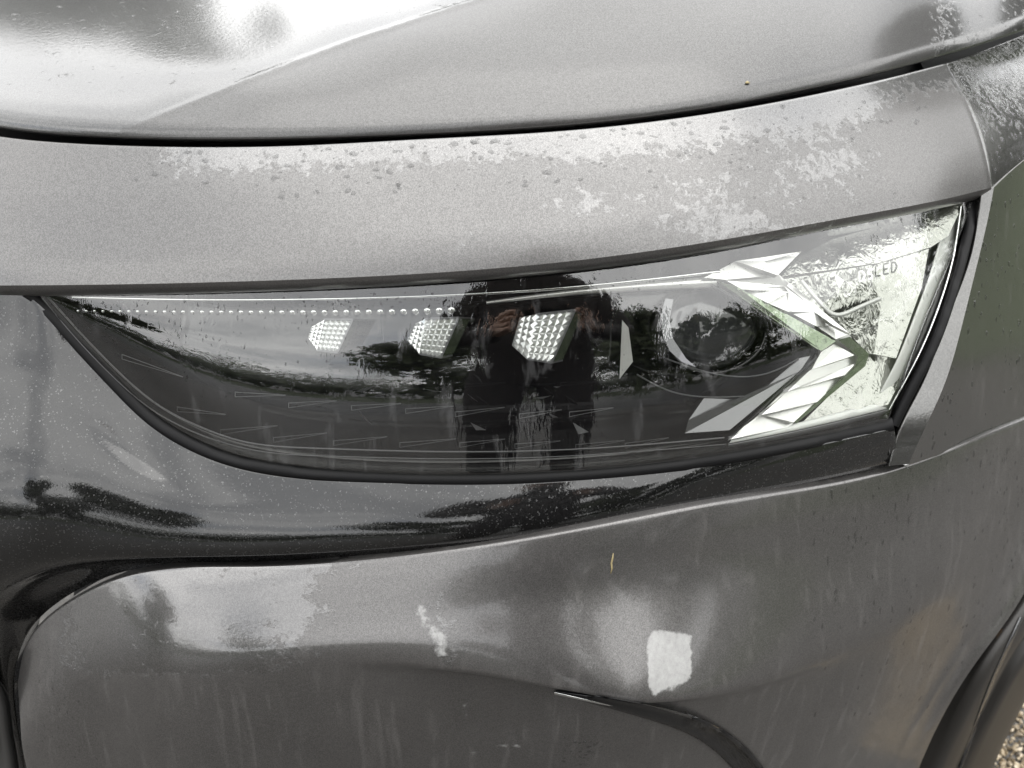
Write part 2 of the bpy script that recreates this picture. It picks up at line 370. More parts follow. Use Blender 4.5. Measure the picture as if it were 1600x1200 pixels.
bv = [(px0, py0, .92), (px0, py0 + .01, 1.12), (px0, py0, 1.34), (px0, py0 + .01, 1.46), (px0, py0 + .05, 1.56), (px0, py0 + .06, 1.66), (px0, py0 + .05, 1.73)]
be = [(i, i + 1) for i in range(6)]; br = [(.17, .12), (.15, .11), (.18, .12), (.09, .08), (.055, .055), (.08, .10), (.055, .07)]
for sg in (-1, 1):
    j = len(bv); bv += [(px0 + sg * .18, py0, 1.39), (px0 + sg * .27, py0 + .06, 1.14), (px0 + sg * .10, py0 + .34, 1.06)]; be += [(2, j), (j, j + 1), (j + 1, j + 2)]; br += [.07, .055, .04]
    j = len(bv); bv += [(px0 + sg * .10, py0, .86), (px0 + sg * .11, py0 + .02, .48), (px0 + sg * .12, py0 - .02, .09), (px0 + sg * .13, py0 + .13, .05)]; be += [(0, j), (j, j + 1), (j + 1, j + 2), (j + 2, j + 3)]; br += [.10, .07, .05, .045]
skinned('body', bv, be, br, M['cloth'])
skinned('head', [(px0, py0 + .06, 1.55), (px0, py0 + .07, 1.62), (px0, py0 + .07, 1.68), (px0, py0 + .05, 1.75)], [(0, 1), (1, 2), (2, 3)], [(.05, .055), (.078, .09), (.082, .105), (.06, .075)], M['skin'])
skinned('hair', [(px0, py0 + .03, 1.62), (px0, py0 + .035, 1.70), (px0, py0 + .045, 1.765)], [(0, 1), (1, 2)], [(.080, .075), (.088, .105), (.064, .08)], M['hair'])
for sg in (-1, 1):
    hv = [(px0 + sg * .10, py0 + .35, 1.06), (px0 + sg * .088, py0 + .41, 1.062)]; he = [(0, 1)]; hr = [.03, .033]
    for k in range(4):
        j = len(hv); z_ = 1.09 - .02 * k; hv += [(px0 + sg * .082, py0 + .445, z_), (px0 + sg * .070, py0 + .475, z_), (px0 + sg * .05, py0 + .474 - .003, z_ - .002)]; he += [(1, j), (j, j + 1), (j + 1, j + 2)]; hr += [.010, .009, .008]
    j = len(hv); hv += [(px0 + sg * .066, py0 + .425, 1.10), (px0 + sg * .045, py0 + .43, 1.085)]; he += [(1, j), (j, j + 1)]; hr += [.011, .009]
    skinned('hand', hv, he, hr, M['skin'], 1)
bmp_ = bmesh.new(); bmesh.ops.create_cube(bmp_, size=1.0); bmesh.ops.scale(bmp_, vec=(.15, .008, .072), verts=bmp_.verts); bmesh.ops.bevel(bmp_, geom=bmp_.edges[:], offset=.003, segments=2, affect='EDGES')
mep = bpy.data.meshes.new('phone'); bmp_.to_mesh(mep); bmp_.free(); mep.materials.append(M['phone'])
ph_ = link('phone', mep, None, label='black phone held up by the person in the dark jacket', category='phone'); ph_.location = (px0, py0 + .455, 1.066); ph_.rotation_euler = (R(-30), 0, 0)

# ------------------------------------------------------------------ the car
car = bpy.data.objects.new('parked_car', None); C0.objects.link(car)
car['label'] = 'dark grey metallic car with wet front corner and slim clear headlight'; car['category'] = 'car'

def plan(px):
    return np.interp(px, [-300, -150, 60, 300, 550, 800, 1000, 1150, 1300, 1400, 1480, 1550, 1600, 1700, 1800],
                     [.060, .040, .016, .002, -.006, -.008, -.002, .012, .038, .066, .097, .134, .18, .29, .42])
def rl(pts, val=None): return [(x, y, (val(x) if callable(val) else val)) for x, y in pts]

lipc = [(-160, 446), (0, 446), (200, 444), (400, 439), (650, 428), (900, 407), (1150, 371), (1350, 335), (1480, 310), (1549, 293)]
ntop = [(-160, 180), (0, 216), (100, 226), (250, 232), (450, 231), (650, 221), (900, 206), (1150, 174), (1300, 145), (1400, 122), (1480, 101)]
def mixr(a, b, q, n=9):
    ca, _ = curve(a, n); cb, _ = curve(b, n); return [tuple(p) for p in ca * (1 - q) + cb * q]
# nose panel above the headlight, from the lip up to the bonnet gap
def nose_wet(px, py):
    top = np.interp(px, [p[0] for p in ntop], [p[1] for p in ntop])
    bot = np.interp(px, [p[0] for p in lipc], [p[1] for p in lipc])
    v = (py - top) / np.maximum(bot - top, 1)
    wv = (1 - sst(v, .0, .42)) * sst(px, 190, 300) * .9 + .20 * sst(px, 700, 1000) * (1 - sst(v, .5, 1.1))
    wv += .42 * np.exp(-((px - 1110) / 110)**2 - ((py - 320) / 70)**2) + .55 * np.exp(-((px - 1300) / 90)**2 - ((py - 265) / 80)**2)
    wv += .40 * np.exp(-((px - 720) / 50)**2 - ((py - 380) / 40)**2) + .40 * np.exp(-((px - 900) / 90)**2 - ((py - 320) / 40)**2)
    wv += .5 * np.exp(-((px - 1180) / 160)**2 - ((py - 360) / 28)**2)
    return np.clip(wv, 0, 1.05) * (1 - .6 * np.exp(-((px - 1440) / 70)**2 - ((py - 200) / 70)**2))
def warp(q): return [(x + 11 * 4 * q * (1 - q) * float(sst(x, 1350, 1520)), y) for x, y in mixr(lipc, ntop, q)]
nose = Loft(rl(lipc, plan), [rl(warp(.12), 30), rl(warp(.4), 40), rl(warp(.7), 45), rl(ntop, 50)], 240, 70)
noseG = nose.G.copy()
lip = Loft(None, [rl([(x, y + 7) for x, y in lipc], -20), rl([(x, y + 17 - 4 * (x > 1300)) for x, y in lipc], -46)], 240, 8, base3d=noseG[0])
lip.roll('v1', .001, .05, 3, 80)
nose.roll('v1', .003, .02); nose.roll('u1', .0006, .005)
panel('nose_panel', [nose, lip], M['paint_nose'], car, nose_wet)
# bonnet
bb = [(-160, 160), (0, 196), (100, 207), (200, 212), (400, 214), (650, 206), (900, 191), (1150, 158), (1300, 128), (1400, 104), (1500, 76), (1600, 44), (1720, 0)]
npx, _ = proj(noseG[-1])
def bonY(px): return float(np.interp(px, np.r_[npx, 1600, 1720], np.r_[noseG[-1][:, 1], .265, .40])) + .010
up = lambda k, f=1.0: [(x, y - k * f) for x, y in bb]
B_ = lambda a, b, xc: (lambda x: a + (b - a) * float(sst(x, xc - 45, xc + 45)))     # flatter left of the crease
bon = Loft(rl(bb, bonY), [rl(up(10), 20), rl(up(24), B_(58, 52, 225)), rl(up(70), B_(76, 63, 345)), rl(up(150), B_(80.5, 68, 560)), rl(up(240), B_(83, 72, 830)), rl(up(300), B_(84, 75, 1000))], 300, 130, turn=.3)
def bon_disp(px, py):
    # raised crease running from the front edge up and back; the left of it lies flatter
    cx = np.interp(py, [-80, 0, 60, 120, 165, 205], [1010, 745, 560, 400, 290, 190])
    dd = cx - px
    return .0007 * np.exp(-(dd / 12)**2) * sst(215 - py, 0, 40)
bon.displace(bon_disp)
bonG = bon.G.copy(); bon.roll('v0', .002, .03)
def bon_wet(px, py):
    cx = np.interp(py, [-80, 0, 60, 120, 165, 205], [1010, 745, 560, 400, 290, 190])
    return np.clip(sst(cx - px, -2, 6) * 1.0 + .9 * sst(px, 1420, 1500) * 1.0, 0, 1.2)
panel('bonnet', bon, M['paint_bonnet'], car, bon_wet)
# headlight cover
ltop = [(58, 450), (200, 452), (400, 450), (650, 440), (900, 420), (1150, 385), (1350, 346), (1450, 326), (1522, 310)]
lbot = [(62, 462), (100, 503), (140, 545), (190, 597), (235, 640), (290, 676), (360, 706), (450, 724), (560, 735), (800, 738), (1000, 724), (1200, 694), (1388, 655)]
lY = lambda x: float(plan(x)) + .016
lens = Loft(rl(ltop, lY), [rl(mixr(ltop, lbot, .25, 13), 27), rl(mixr(ltop, lbot, .5, 13), 22), rl(mixr(ltop, lbot, .75, 13), 14), rl(lbot, 8)], 240, 70)
lensG = lens.G.copy()
# bowl behind the cover
hl_bowl = Loft(rl(ltop, lY), [rl(lbot, 10)], 120, 40)
hl_bowl.G = lensG[np.linspace(0, 69, 40).astype(int)][:, np.linspace(0, 239, 120).astype(int)].copy()
vv_, uu_ = np.meshgrid(np.linspace(0, 1, 40), np.linspace(0, 1, 120), indexing='ij')
dep = .055 * np.minimum(1, np.minimum(vv_ * 8, (1 - vv_) * 25))**.7 * np.minimum(1, np.minimum(uu_ * 6, (1 - uu_) * 45))**.7
dirs = hl_bowl.G - CAM; dirs /= np.linalg.norm(dirs, axis=2)[..., None]
hl_bowl.G = hl_bowl.G + dirs * (dep[..., None] + .0015)
headlight = panel('headlight', hl_bowl, M['black_gloss'], car)
lens.roll('v1', .003, .012); lens.roll('u1', .003, .012)
panel('lens', lens, M['lens'], headlight)
LB = bvh(lens)
def I(px, py, b=0.0):
    loc, n, d = hit(LB, px, py)
    if loc is None:
        gpx, gpy = proj(lensG); k = np.unravel_index(np.argmin((gpx - px)**2 + (gpy - py)**2), gpx.shape)
        P = lensG[k]; d = ray(px, py); dist = np.linalg.norm(P - CAM); return CAM + d / np.linalg.norm(d) * (dist + b)
    return np.array(loc + d * b)
def poly_part(name, polys, mat, parent, thick=.003, smooth=False):
    """flat-faced pieces: each polygon (px, py, depth) gets a front and side walls going back"""
    V, F = [], []
    for pl_ in polys:
        P = [I(*p) for p in pl_]; j = len(V); n = len(P)
        ctr = np.mean(P, 0); d = ctr - CAM; d /= np.linalg.norm(d)
        V += P + [p + d * thick for p in P]
        area = np.cross(P[1] - P[0], P[2] - P[1])
        order = list(range(n))
        if np.dot(area, d) > 0: order = order[::-1]
        F.append([j + k for k in order])
        for k in range(n):
            a, b_ = order[k], order[(k + 1) % n]; F.append([j + b_, j + a, j + n + a, j + n + b_])
    return link(name, mesh(name, V, F, mat, smooth), parent)
def ribbon(name, pts, width, mat, parent, thick=.004, n=60, bulge=.002):
    """a strip with a rounded front along a path of (px, py, depth)"""
    c = np.array(pts, float); dd = np.r_[0, np.cumsum(np.hypot(*np.diff(c[:, :2], axis=0).T))]; u = np.linspace(0, dd[-1], n)
    cc = np.stack([np.interp(u, dd, c[:, k]) for k in range(3)], -1) if len(pts) < 3 else nat(dd, c, u)
    tg = np.gradient(cc[:, :2], axis=0); tg /= np.linalg.norm(tg, axis=1)[:, None]; nr = np.stack([-tg[:, 1], tg[:, 0]], -1)
    wd = width if callable(width) else (lambda s_: width)
    rows = []
    prof = [(-1, thick), (-1, .0006), (-.7, -bulge * .6), (0, -bulge), (.7, -bulge * .6), (1, .0006), (1, thick)]
    for a, b_ in prof:
        rows.append([I(cc[i, 0] + nr[i, 0] * a * wd(i / (n - 1)) / 2, cc[i, 1] + nr[i, 1] * a * wd(i / (n - 1)) / 2, cc[i, 2] + b_) for i in range(n)])
    lf = Loft.__new__(Loft); lf.G = np.array(rows); v, f = lf.data()
    return link(name, mesh(name, v, f, mat), parent)

# three faceted reflectors of the LED modules
def facet_grid(TL, TR, BR, BL, nu, nv, h):
    V, F = [], []
    TL, TR, BR, BL = [np.array(p) for p in (TL, TR, BR, BL)]
    g = lambda a, b_: (TL * (1 - a) + TR * a) * (1 - b_) + (BL * (1 - a) + BR * a) * b_
    n = np.cross(TR - TL, BL - TL); n /= np.linalg.norm(n)
    if np.dot(n, CAM - TL) < 0: n = -n
    for i in range(nv):
        for k in range(nu):
            a0, a1, b0, b1 = k / nu, (k + 1) / nu, i / nv, (i + 1) / nv; j = len(V)
            V += [g(a0, b0), g(a1, b0), g(a1, b1), g(a0, b1), g((a0 + a1) / 2, (b0 + b1) / 2) + n * h]
            F += [(j, j + 1, j + 4), (j + 1, j + 2, j + 4), (j + 2, j + 3, j + 4), (j + 3, j, j + 4)]
    return V, F
mods = [((507, 499), (551, 499), (527, 551), (495, 547), (486, 512), (481, 527), (563, 500), (536, 548)),
        ((664, 498), (717, 496), (689, 559), (655, 553), (650, 505), (636, 531), (735, 497), (707, 555)),
        ((838, 491), (899, 484), (862, 567), (823, 561), (812, 496), (800, 540), (909, 492), (879, 563))]
for TL, TR, BR, BL, LT, LBt, RT, RB in mods:
    b = .020
    V, F = facet_grid(I(*TL, b), I(*TR, b), I(*BR, b), I(*BL, b), 5, 7, .0014); nf = len(F)
    v2, f2 = facet_grid(I(*LT, b + .008), I(*TL, b), I(*BL, b), I(*LBt, b + .006), 3, 6, .0010)
    F += [tuple(i + len(V) for i in f) for f in f2]; V += v2
    j = len(V); V += [I(*TR, b), I(*RT, b + .012), I(*RB, b + .012), I(*BR, b)]; F.append((j, j + 1, j + 2, j + 3))
    j = len(V); V += [I(*BL, b), I(*BR, b), I(*RB, b + .012), I(BL[0] + 6, BL[1] + 4, b + .02)]; F.append((j, j + 1, j + 2, j + 3))
    link('led_reflector', mesh('led_reflector', V, F, [M['facet'], M['guide']], False, [0] * (len(F) - 2) + [1, 0]), headlight)
for TL, TR, BR, BL, LT, LBt, RT, RB in mods:
    ring = [TL, TR, BR, BL]
    for a, b_ in ((0, 1), (1, 2), (2, 3), (1, None), (2, None)):
        p0, p1 = ring[a], (ring[b_] if b_ is not None else (RT if a == 1 else RB)); L_ = math.hypot(p1[0] - p0[0], p1[1] - p0[1]); nx, ny = -(p1[1] - p0[1]) / L_ * 1.3, (p1[0] - p0[0]) / L_ * 1.3
        z0, z1 = .0185, (.0185 if b_ is not None else .030)
        poly_part('module_edge', [[(p0[0] + nx, p0[1] + ny, z0), (p1[0] + nx, p1[1] + ny, z1), (p1[0] - nx, p1[1] - ny, z1), (p0[0] - nx, p0[1] - ny, z0)]], M['edge'], headlight, .001)
# row of light dots, growing towards the middle of the lamp
bmd = bmesh.new(); bmesh.ops.create_uvsphere(bmd, u_segments=10, v_segments=6, radius=1.0); med = bpy.data.meshes.new('light_dot'); bmd.to_mesh(med); bmd.free()
med.materials.append(M['chrome']); med.polygons.foreach_set('use_smooth', [True] * len(med.polygons))
x = 122.0; k = 0
while x < 722:
    o = link('light_dot', med, headlight); P = I(x, 486 + 2.2 * math.sin((x - 120) / 600 * math.pi) - (x > 620) * (x - 620) * .02, .010)
    s_ = (2.3 + (x - 122) / 600 * 3.2) * .00046; o.location = P; o.scale = (s_, s_ * .7, s_); x += 12.9 + (x - 122) / 600 * 6.5
# chrome line along the top of the lamp and the inner bright lines near its edge
ribbon('trim_strip', [(112, 464, .006), (300, 468, .006), (500, 467, .006), (700, 461, .006), (850, 452, .006), (1000, 438, .006), (1125, 424, .006)], 6, M['chrome'], headlight)
ribbon('trim_strip', [(760, 473, .010), (900, 456, .010), (1020, 446, .010), (1120, 440, .010)], lambda s_: 5 + 14 * s_, M['satin_chrome'], headlight)
ribbon('edge_line', [(75, 464, .004), (130, 525, .004), (190, 586, .004), (250, 635, .004), (310, 666, .004), (380, 690, .004), (480, 700, .004), (700, 706, .004), (900, 702, .004), (1132, 684, .004)], 3, M['edge'], headlight)
ribbon('edge_line', [(66, 466, .003), (120, 530, .003), (180, 592, .003), (240, 642, .003), (310, 678, .003), (400, 704, .003), (520, 713, .003), (700, 717, .003), (900, 712, .003), (1135, 694, .003)], 2, M['edge'], headlight)
# wedge ribs on the black floor: edges catching light drawn as paler slivers
ribs = [(352, 676, 444, 664), (440, 688, 532, 677), (534, 693, 626, 685), (630, 696, 719, 688), (724, 696, 808, 688), (814, 698, 895, 686), (902, 699, 985, 685), (990, 697, 1072, 685),
        (462, 634, 540, 627), (547, 638, 627, 630), (635, 643, 716, 634), (724, 648, 802, 638), (812, 651, 885, 641), (892, 648, 968, 638), (275, 640, 362, 649), (370, 617, 457, 615), (190, 558, 290, 586)]
for x0, y0, x1, y1 in ribs:
    jx = random.uniform(-14, 6); x0 += jx; x1 += jx - random.uniform(0, 16); y1 += random.uniform(-3, 3)
    poly_part('rib_glint', [[(x0, y0 - 5, .012), (x1, y1 - .5, .018), (x1, y1 + .4, .018), (x0, y0 - 3.6, .012)], [(x0, y0 + 2.5, .012), (x1, y1, .018), (x1, y1 + .8, .018), (x0, y0 + 3.6, .012)], [(x0 - .6, y0 - 5, .012), (x0 + .6, y0 - 5, .012), (x0 + .6, y0 + 3, .012), (x0 - .6, y0 + 3, .012)]], [M['edge']], headlight, .0006)
glints = [[(503, 592), (523, 601), (515, 600)], [(553, 612), (585, 603), (572, 615)], [(665, 608), (690, 612), (680, 616)], [(730, 615), (747, 628), (738, 624)], [(833, 622), (862, 618), (848, 626)],
          [(864, 604), (876, 604), (870, 608)], [(858, 646), (872, 652), (862, 656)], [(560, 640), (580, 662), (572, 661)], [(735, 660), (760, 672), (740, 678)], [(895, 660), (920, 675), (900, 690)]]
for g in glints: poly_part('rib_glint', [[(g[0][0], g[0][1], .020), (g[1][0], g[1][1], .026), (g[2][0] * .5 + g[0][0] * .25 + g[1][0] * .25, g[2][1] * .5 + g[0][1] * .25 + g[1][1] * .25, .018)]], M['edge'], headlight, .001)  # glints of light put in as small paler triangles

# projector: barrel, ball lens, surround
ctr = I(1105, 513, .040)
bmb = bmesh.new(); bmesh.ops.create_uvsphere(bmb, u_segments=40, v_segments=24, radius=1.0)
meb = bpy.data.meshes.new('projector_lens'); bmb.to_mesh(meb); bmb.free(); meb.materials.append(M['ball']); meb.polygons.foreach_set('use_smooth', [True] * len(meb.polygons))
o = link('projector_lens', meb, headlight); o.location = ctr; o.scale = (.0330, .014, .0275); o.rotation_euler = (R(-14), 0, R(4))
plane_late = ([(1040, 466), (1052, 468), (1046, 500), (1052, 530), (1072, 560), (1088, 574), (1066, 566), (1046, 548), (1035, 520), (1033, 490)], .004, 30, -20)
V, F = [], []; NB = 40
for rr, b in ((.98, .034), (1.03, .030), (1.07, .031), (1.12, .05)):
    for i in range(NB):
        a = 2 * math.pi * i / NB; V.append(I(1110 + 76 * rr * math.cos(a) * (1 + .12 * math.cos(a)), 515 + 66 * rr * math.sin(a), b))
for r_ in range(3):
    for i in range(NB): F.append((r_ * NB + i, r_ * NB + (i + 1) % NB, (r_ + 1) * NB + (i + 1) % NB, (r_ + 1) * NB + i))
link('projector_bezel', mesh('projector_bezel', V, F, M['black_gloss']), headlight)
poly_part('projector_shroud', [[(1110, 447, .012), (1276, 548, .010), (1272, 556, .010), (1190, 520, .035), (1150, 470, .035)]], M['black_gloss'], headlight)
poly_part('reflector_wing', [[(1070, 677, .016), (1076, 656, .018), (1100, 622, .024), (1150, 624, .024), (1196, 606, .022), (1248, 560, .016), (1266, 556, .012), (1250, 580, .011), (1140, 672, .010)]], M['grey_satin'], headlight)  # grey base stands in for sky mirrored in black plastic
poly_part('reflector_wing', [[(972, 500, .030), (982, 512, .030), (989, 565, .030), (968, 592, .030)]], M['satin_chrome'], headlight)
ribbon('seam_line', [(995, 585, .02), (1050, 612, .02), (1100, 620, .02), (1180, 618, .02)], 2, M['edge'], headlight)
ribbon('seam_line', [(1040, 560, .022), (1100, 580, .02), (1200, 583, .018), (1248, 560, .016)], 2, M['edge'], headlight)
ribbon('chevron_edge', [(1112, 446, .007), (1180, 486, .007), (1240, 524, .007), (1268, 541, .007), (1278, 551, .007), (1268, 566, .007), (1230, 602, .007), (1180, 650, .007), (1142, 684, .007)], 6, M['black_gloss'], headlight)

# chevron: faceted silver, guides with mirrored tree green in their colour
A_ = lambda x, y, b=.010: (x, y, b)
def plane_part(name, facets, mat, parent, thick=.004):
    """flat facets given by outline, depth behind the cover, lean and heading of the face"""
    V, F = [], []
    for pts, b, al, ph in facets:
        c = np.mean(np.array(pts, float), 0); P0 = I(c[0], c[1], b); al, ph = R(al), R(ph)
        n = np.array([math.sin(ph) * math.cos(al), -math.cos(ph) * math.cos(al), math.sin(al)]); P = []
        for x, y in pts:
            d = ray(x, y); P.append(CAM + d * (np.dot(n, P0 - CAM) / np.dot(n, d)))
        j = len(V); k_ = len(P); V += P + [p - n * thick for p in P]; order = list(range(k_))
        if np.dot(np.cross(P[1] - P[0], P[2] - P[1]), n) < 0: order = order[::-1]
        F.append([j + k for k in order])
        for k in range(k_):
            a, b_ = order[k], order[(k + 1) % k_]; F.append([j + b_, j + a, j + k_ + a, j + k_ + b_])
    return link(name, mesh(name, V, F, mat, False), parent)
fac = [([(1134, 438), (1225, 447), (1160, 452)], .006, 46, 20), ([(1160, 452), (1225, 447), (1232, 456)], .006, 30, 34), ([(1160, 452), (1232, 456), (1200, 474)], .006, 40, 4),
       ([(1225, 447), (1262, 474), (1232, 487), (1232, 456)], .006, 30, 34), ([(1200, 474), (1232, 456), (1232, 487)], .006, 46, 20),
       ([(1232, 487), (1262, 474), (1272, 487)], .006, 46, 20), ([(1232, 487), (1272, 487), (1276, 510)], .006, 34, -4), ([(1276, 510), (1272, 487), (1302, 508)], .006, 30, 34),
       ([(1276, 510), (1302, 508), (1306, 530)], .006, 40, 4), ([(1306, 530), (1302, 508), (1324, 523)], .006, 43, 30), ([(1262, 474), (1222, 440), (1226, 436), (1326, 520), (1302, 508), (1272, 487)], .008, 40, 4),
       ([(1283, 550), (1304, 537), (1310, 540), (1268, 578)], .008, 30, 34), ([(1304, 537), (1335, 555), (1266, 578)], .007, 46, 20), ([(1266, 578), (1335, 555), (1338, 567), (1230, 612)], .007, 30, 34),
       ([(1230, 612), (1338, 567), (1320, 586)], .007, 46, 20), ([(1230, 612), (1320, 586), (1277, 628), (1190, 648)], .007, 43, 30), ([(1190, 648), (1277, 626), (1240, 660)], .007, 46, 20),
       ([(1190, 648), (1240, 660), (1238, 666), (1142, 686)], .006, 43, 30), ([(1268, 578), (1230, 612), (1190, 648), (1142, 686), (1283, 550)], .009, 40, 4),
       ([(1100, 434), (1150, 408), (1215, 430), (1134, 437)], .008, 43, 30), ([(1150, 408), (1252, 393), (1195, 408)], .007, 34, -4), ([(1150, 408), (1195, 408), (1215, 430)], .007, 46, 20), ([(1195, 408), (1252, 393), (1228, 417), (1215, 430)], .008, 40, 4)]
plane_part('lens_crescent_glint', [plane_late], M['grey_satin'], headlight, .002)  # pale crescent put in for the reflection at the ball's left edge
poly_part('chevron_plate', [[A_(1112, 430, .016), A_(1216, 428, .016), A_(1330, 526, .016), A_(1284, 549, .016)], [A_(1284, 549, .016), A_(1330, 526, .016), A_(1346, 558, .016), A_(1336, 578, .016), A_(1240, 664, .014), A_(1142, 688, .012)]], M['satin_chrome'], headlight, .002)
K_ = lambda *p: [A_(x, y, .036) for x, y in p]
poly_part('outer_plate', [K_((1220, 435), (1500, 325), (1440, 450)), K_((1220, 435), (1440, 450), (1335, 530)), K_((1335, 530), (1440, 450), (1400, 560)), K_((1335, 530), (1400, 560), (1388, 640)), K_((1335, 530), (1388, 640), (1250, 665)), K_((1440, 450), (1500, 325), (1484, 430)), K_((1440, 450), (1484, 430), (1430, 565)), K_((1400, 560), (1440, 450), (1430, 565)), K_((1400, 560), (1430, 565), (1388, 640))], M['satin_chrome'], headlight, .002)
def band(name, pa, ba, pb, bb_, mat, n=40):
    a, _ = curve(pa, n); c, _ = curve(pb, n); rows = []
    for q in (-.02, 0, .15, .5, .85, 1, 1.02):
        e_ = min(max(q, 0), 1); rows.append([I(*(a[k] * (1 - e_) + c[k] * e_), ba * (1 - e_) + bb_ * e_ - .0015 * math.sin(math.pi * e_) + (.006 if q != e_ else 0)) for k in range(n)])
    lf = Loft.__new__(Loft); lf.G = np.array(rows); v, f = lf.data(); return link(name, mesh(name, v, f, mat), headlight)
for f in fac: plane_part('chevron_facet', [f], M['satin_chrome'], headlight, .004)
poly_part('light_guide', [[A_(1124, 441, .004), A_(1150, 447, .004), A_(1306, 533, .004), A_(1284, 548, .004), A_(1276, 545, .004)]], M['guide'], headlight, .003)
poly_part('light_guide', [[A_(1310, 531, .006), A_(1328, 526, .006), A_(1358, 553, .006), A_(1352, 572, .006), A_(1245, 661, .006), A_(1240, 660, .006), A_(1336, 572, .006), A_(1341, 558, .006)]], M['guide'], headlight, .003)
# outer reflector with the lettering
plane_part('outer_reflector', [([(1220, 437), (1362, 414), (1376, 480), (1366, 553), (1356, 552), (1330, 525)], .020, 25, 14), ([(1361, 414), (1372, 412), (1452, 386), (1440, 450), (1400, 560), (1365, 553), (1375, 480)], .021, 33, 18)], M['wet_chrome'], headlight, .002)
plane_part('outer_reflector', [([(1222, 432), (1240, 406), (1300, 374), (1400, 346), (1506, 316), (1482, 368), (1455, 386), (1372, 411)], .022, 52, 22)], M['wet_chrome'], headlight, .002)
plane_part('outer_reflector', [([(1360, 554), (1412, 556), (1404, 600), (1388, 632), (1250, 664)], .014, 34, 22)], M['wet_chrome'], headlight, .002)
band('bright_rim', [(1504, 322), (1486, 400), (1463, 475), (1432, 550), (1389, 637)], .012, [(1470, 366), (1452, 430), (1430, 490), (1402, 560), (1364, 632)], .010, M['milk'])
band('bright_rim', [(1138, 693), (1240, 673), (1389, 638)], .004, [(1146, 685), (1240, 662), (1364, 631)], .007, M['milk'])
band('bright_rim', [(1138, 699), (1240, 682), (1389, 645)], .006, [(1138, 694), (1240, 674), (1389, 639)], .004, M['edge'])
ribbon('rim_line', [(1502, 322, .003), (1492, 390, .003), (1470, 470, .003), (1440, 545, .003), (1412, 600, .003), (1390, 640, .003)], 4, M['chrome'], headlight)
ribbon('light_tube', [(1252, 438, .006), (1268, 458, .006), (1288, 480, .006), (1298, 489, .006), (1308, 492, .006), (1330, 486, .007), (1352, 476, .008), (1376, 466, .009)], 7, M['milk'], headlight)
# emblem: solid left triangle and bent thin right arm
poly_part('emblem', [[A_(1303, 427, .0065), A_(1319, 438, .0065), A_(1311, 452, .0065)], [A_(1319, 437, .0065), A_(1336, 449, .0065), A_(1327, 462, .0065), A_(1332, 449, .0065)]], M['print'], headlight, .0006)
def strokes(ch, x0, y0, w_, h_, sk):
    S = {'D': [[(0, 0), (0, 1)], [(0, 0), (.6, .05), (1, .5), (.6, .95), (0, 1)]], 'S': [[(1, .12), (.5, 0), (.05, .2), (.2, .45), (.8, .55), (.95, .8), (.5, 1), (0, .88)]],
         'L': [[(0, 0), (0, 1), (.9, 1)]], 'E': [[(.95, 0), (0, 0), (0, 1), (.95, 1)], [(0, .5), (.8, .5)]]}[ch]
    return [[(x0 + a * w_, y0 + b_ * h_ + sk * a * w_, .0075) for a, b_ in s_] for s_ in S]
for txt, x0, y0, mt in (('DS', 1343, 424, 'print'), ('LED', 1368, 416, 'grey_print')):
    for k, ch in enumerate(txt):
        polys = []
        for s_ in strokes(ch, x0 + k * 12.5, y0 - k * 3.0, 8.5, 16, -.22):
            for (xa, ya, b), (xb, yb, _) in zip(s_[:-1], s_[1:]):
                L_ = math.hypot(xb - xa, yb - ya); nx, ny = -(yb - ya) / L_ * 1.4, (xb - xa) / L_ * 1.4
                polys.append([(xa + nx, ya + ny, b), (xb + nx, yb + ny, b), (xb - nx, yb - ny, b), (xa - nx, ya - ny, b)])
        poly_part('lettering', polys, M[mt], headlight, .0005)
# black seal round the cover
ribbon('seal', [(40, 452, .004), (100, 513, .004), (140, 556, .004), (190, 609, .004), (235, 652, .004), (290, 688, .004), (360, 717, .004), (450, 735, .004), (560, 744, .004), (800, 747, .004), (1000, 733, .004), (1200, 703, .004), (1396, 662, .004)], 22, M['rubber'], headlight, .02, 120, .002)
ribbon('seal', [(1396, 664, .005), (1423, 610, .005), (1456, 545, .005), (1487, 460, .005), (1509, 380, .005), (1522, 310, .005)], 17, M['rubber'], headlight, .02, 60, .002)

# painted strip below the headlight, sweeping down on the left round the grille
s0 = [(-160, 440), (-40, 450), (40, 462), (100, 520), (140, 566), (190, 620), (235, 663), (290, 700), (360, 728), (450, 745), (560, 753), (800, 756), (1000, 742), (1200, 712), (1396, 671)]
s1 = [(-160, 560), (0, 575), (100, 620), (200, 700), (330, 762), (560, 785), (800, 782), (1000, 763), (1200, 731), (1398, 688)]
s2 = [(-160, 720), (0, 720), (120, 735), (230, 775), (360, 810), (560, 820), (800, 812), (1000, 787), (1200, 750), (1399, 704)]
s3 = [(-160, 880), (-20, 850), (100, 838), (220, 846), (360, 852), (560, 846), (800, 831), (1000, 802), (1200, 760), (1399, 713)]
s4 = [(-130, 1120), (-40, 980), (60, 902), (180, 876), (330, 872), (560, 862), (800, 843), (1000, 813), (1200, 769), (1399, 721)]
s5 = [(54, 1330), (34, 1180), (22, 1062), (40, 995), (95, 938), (180, 897), (260, 881), (400, 878), (550, 870), (700, 854), (900, 822), (1150, 775), (1397, 729)]
sY = lambda x: float(plan(x)) + .016
gpx, _ = proj(lensG[-1])
def stripY(x): return float(np.interp(x, np.r_[-160, gpx], np.r_[lensG[-1][0, 1] + .012, lensG[-1][:, 1]])) - .001
al4 = lambda x: np.interp(x, [0, 250, 900, 1100], [-6, -8, -6, -14])
PHI = ([-160, 60, 300, 600, 900, 1050, 1150, 1300, 1400, 1500, 1600, 1760], [-10, -8, -5, -2, 0, 3, 7, 16, 25, 36, 45, 48])
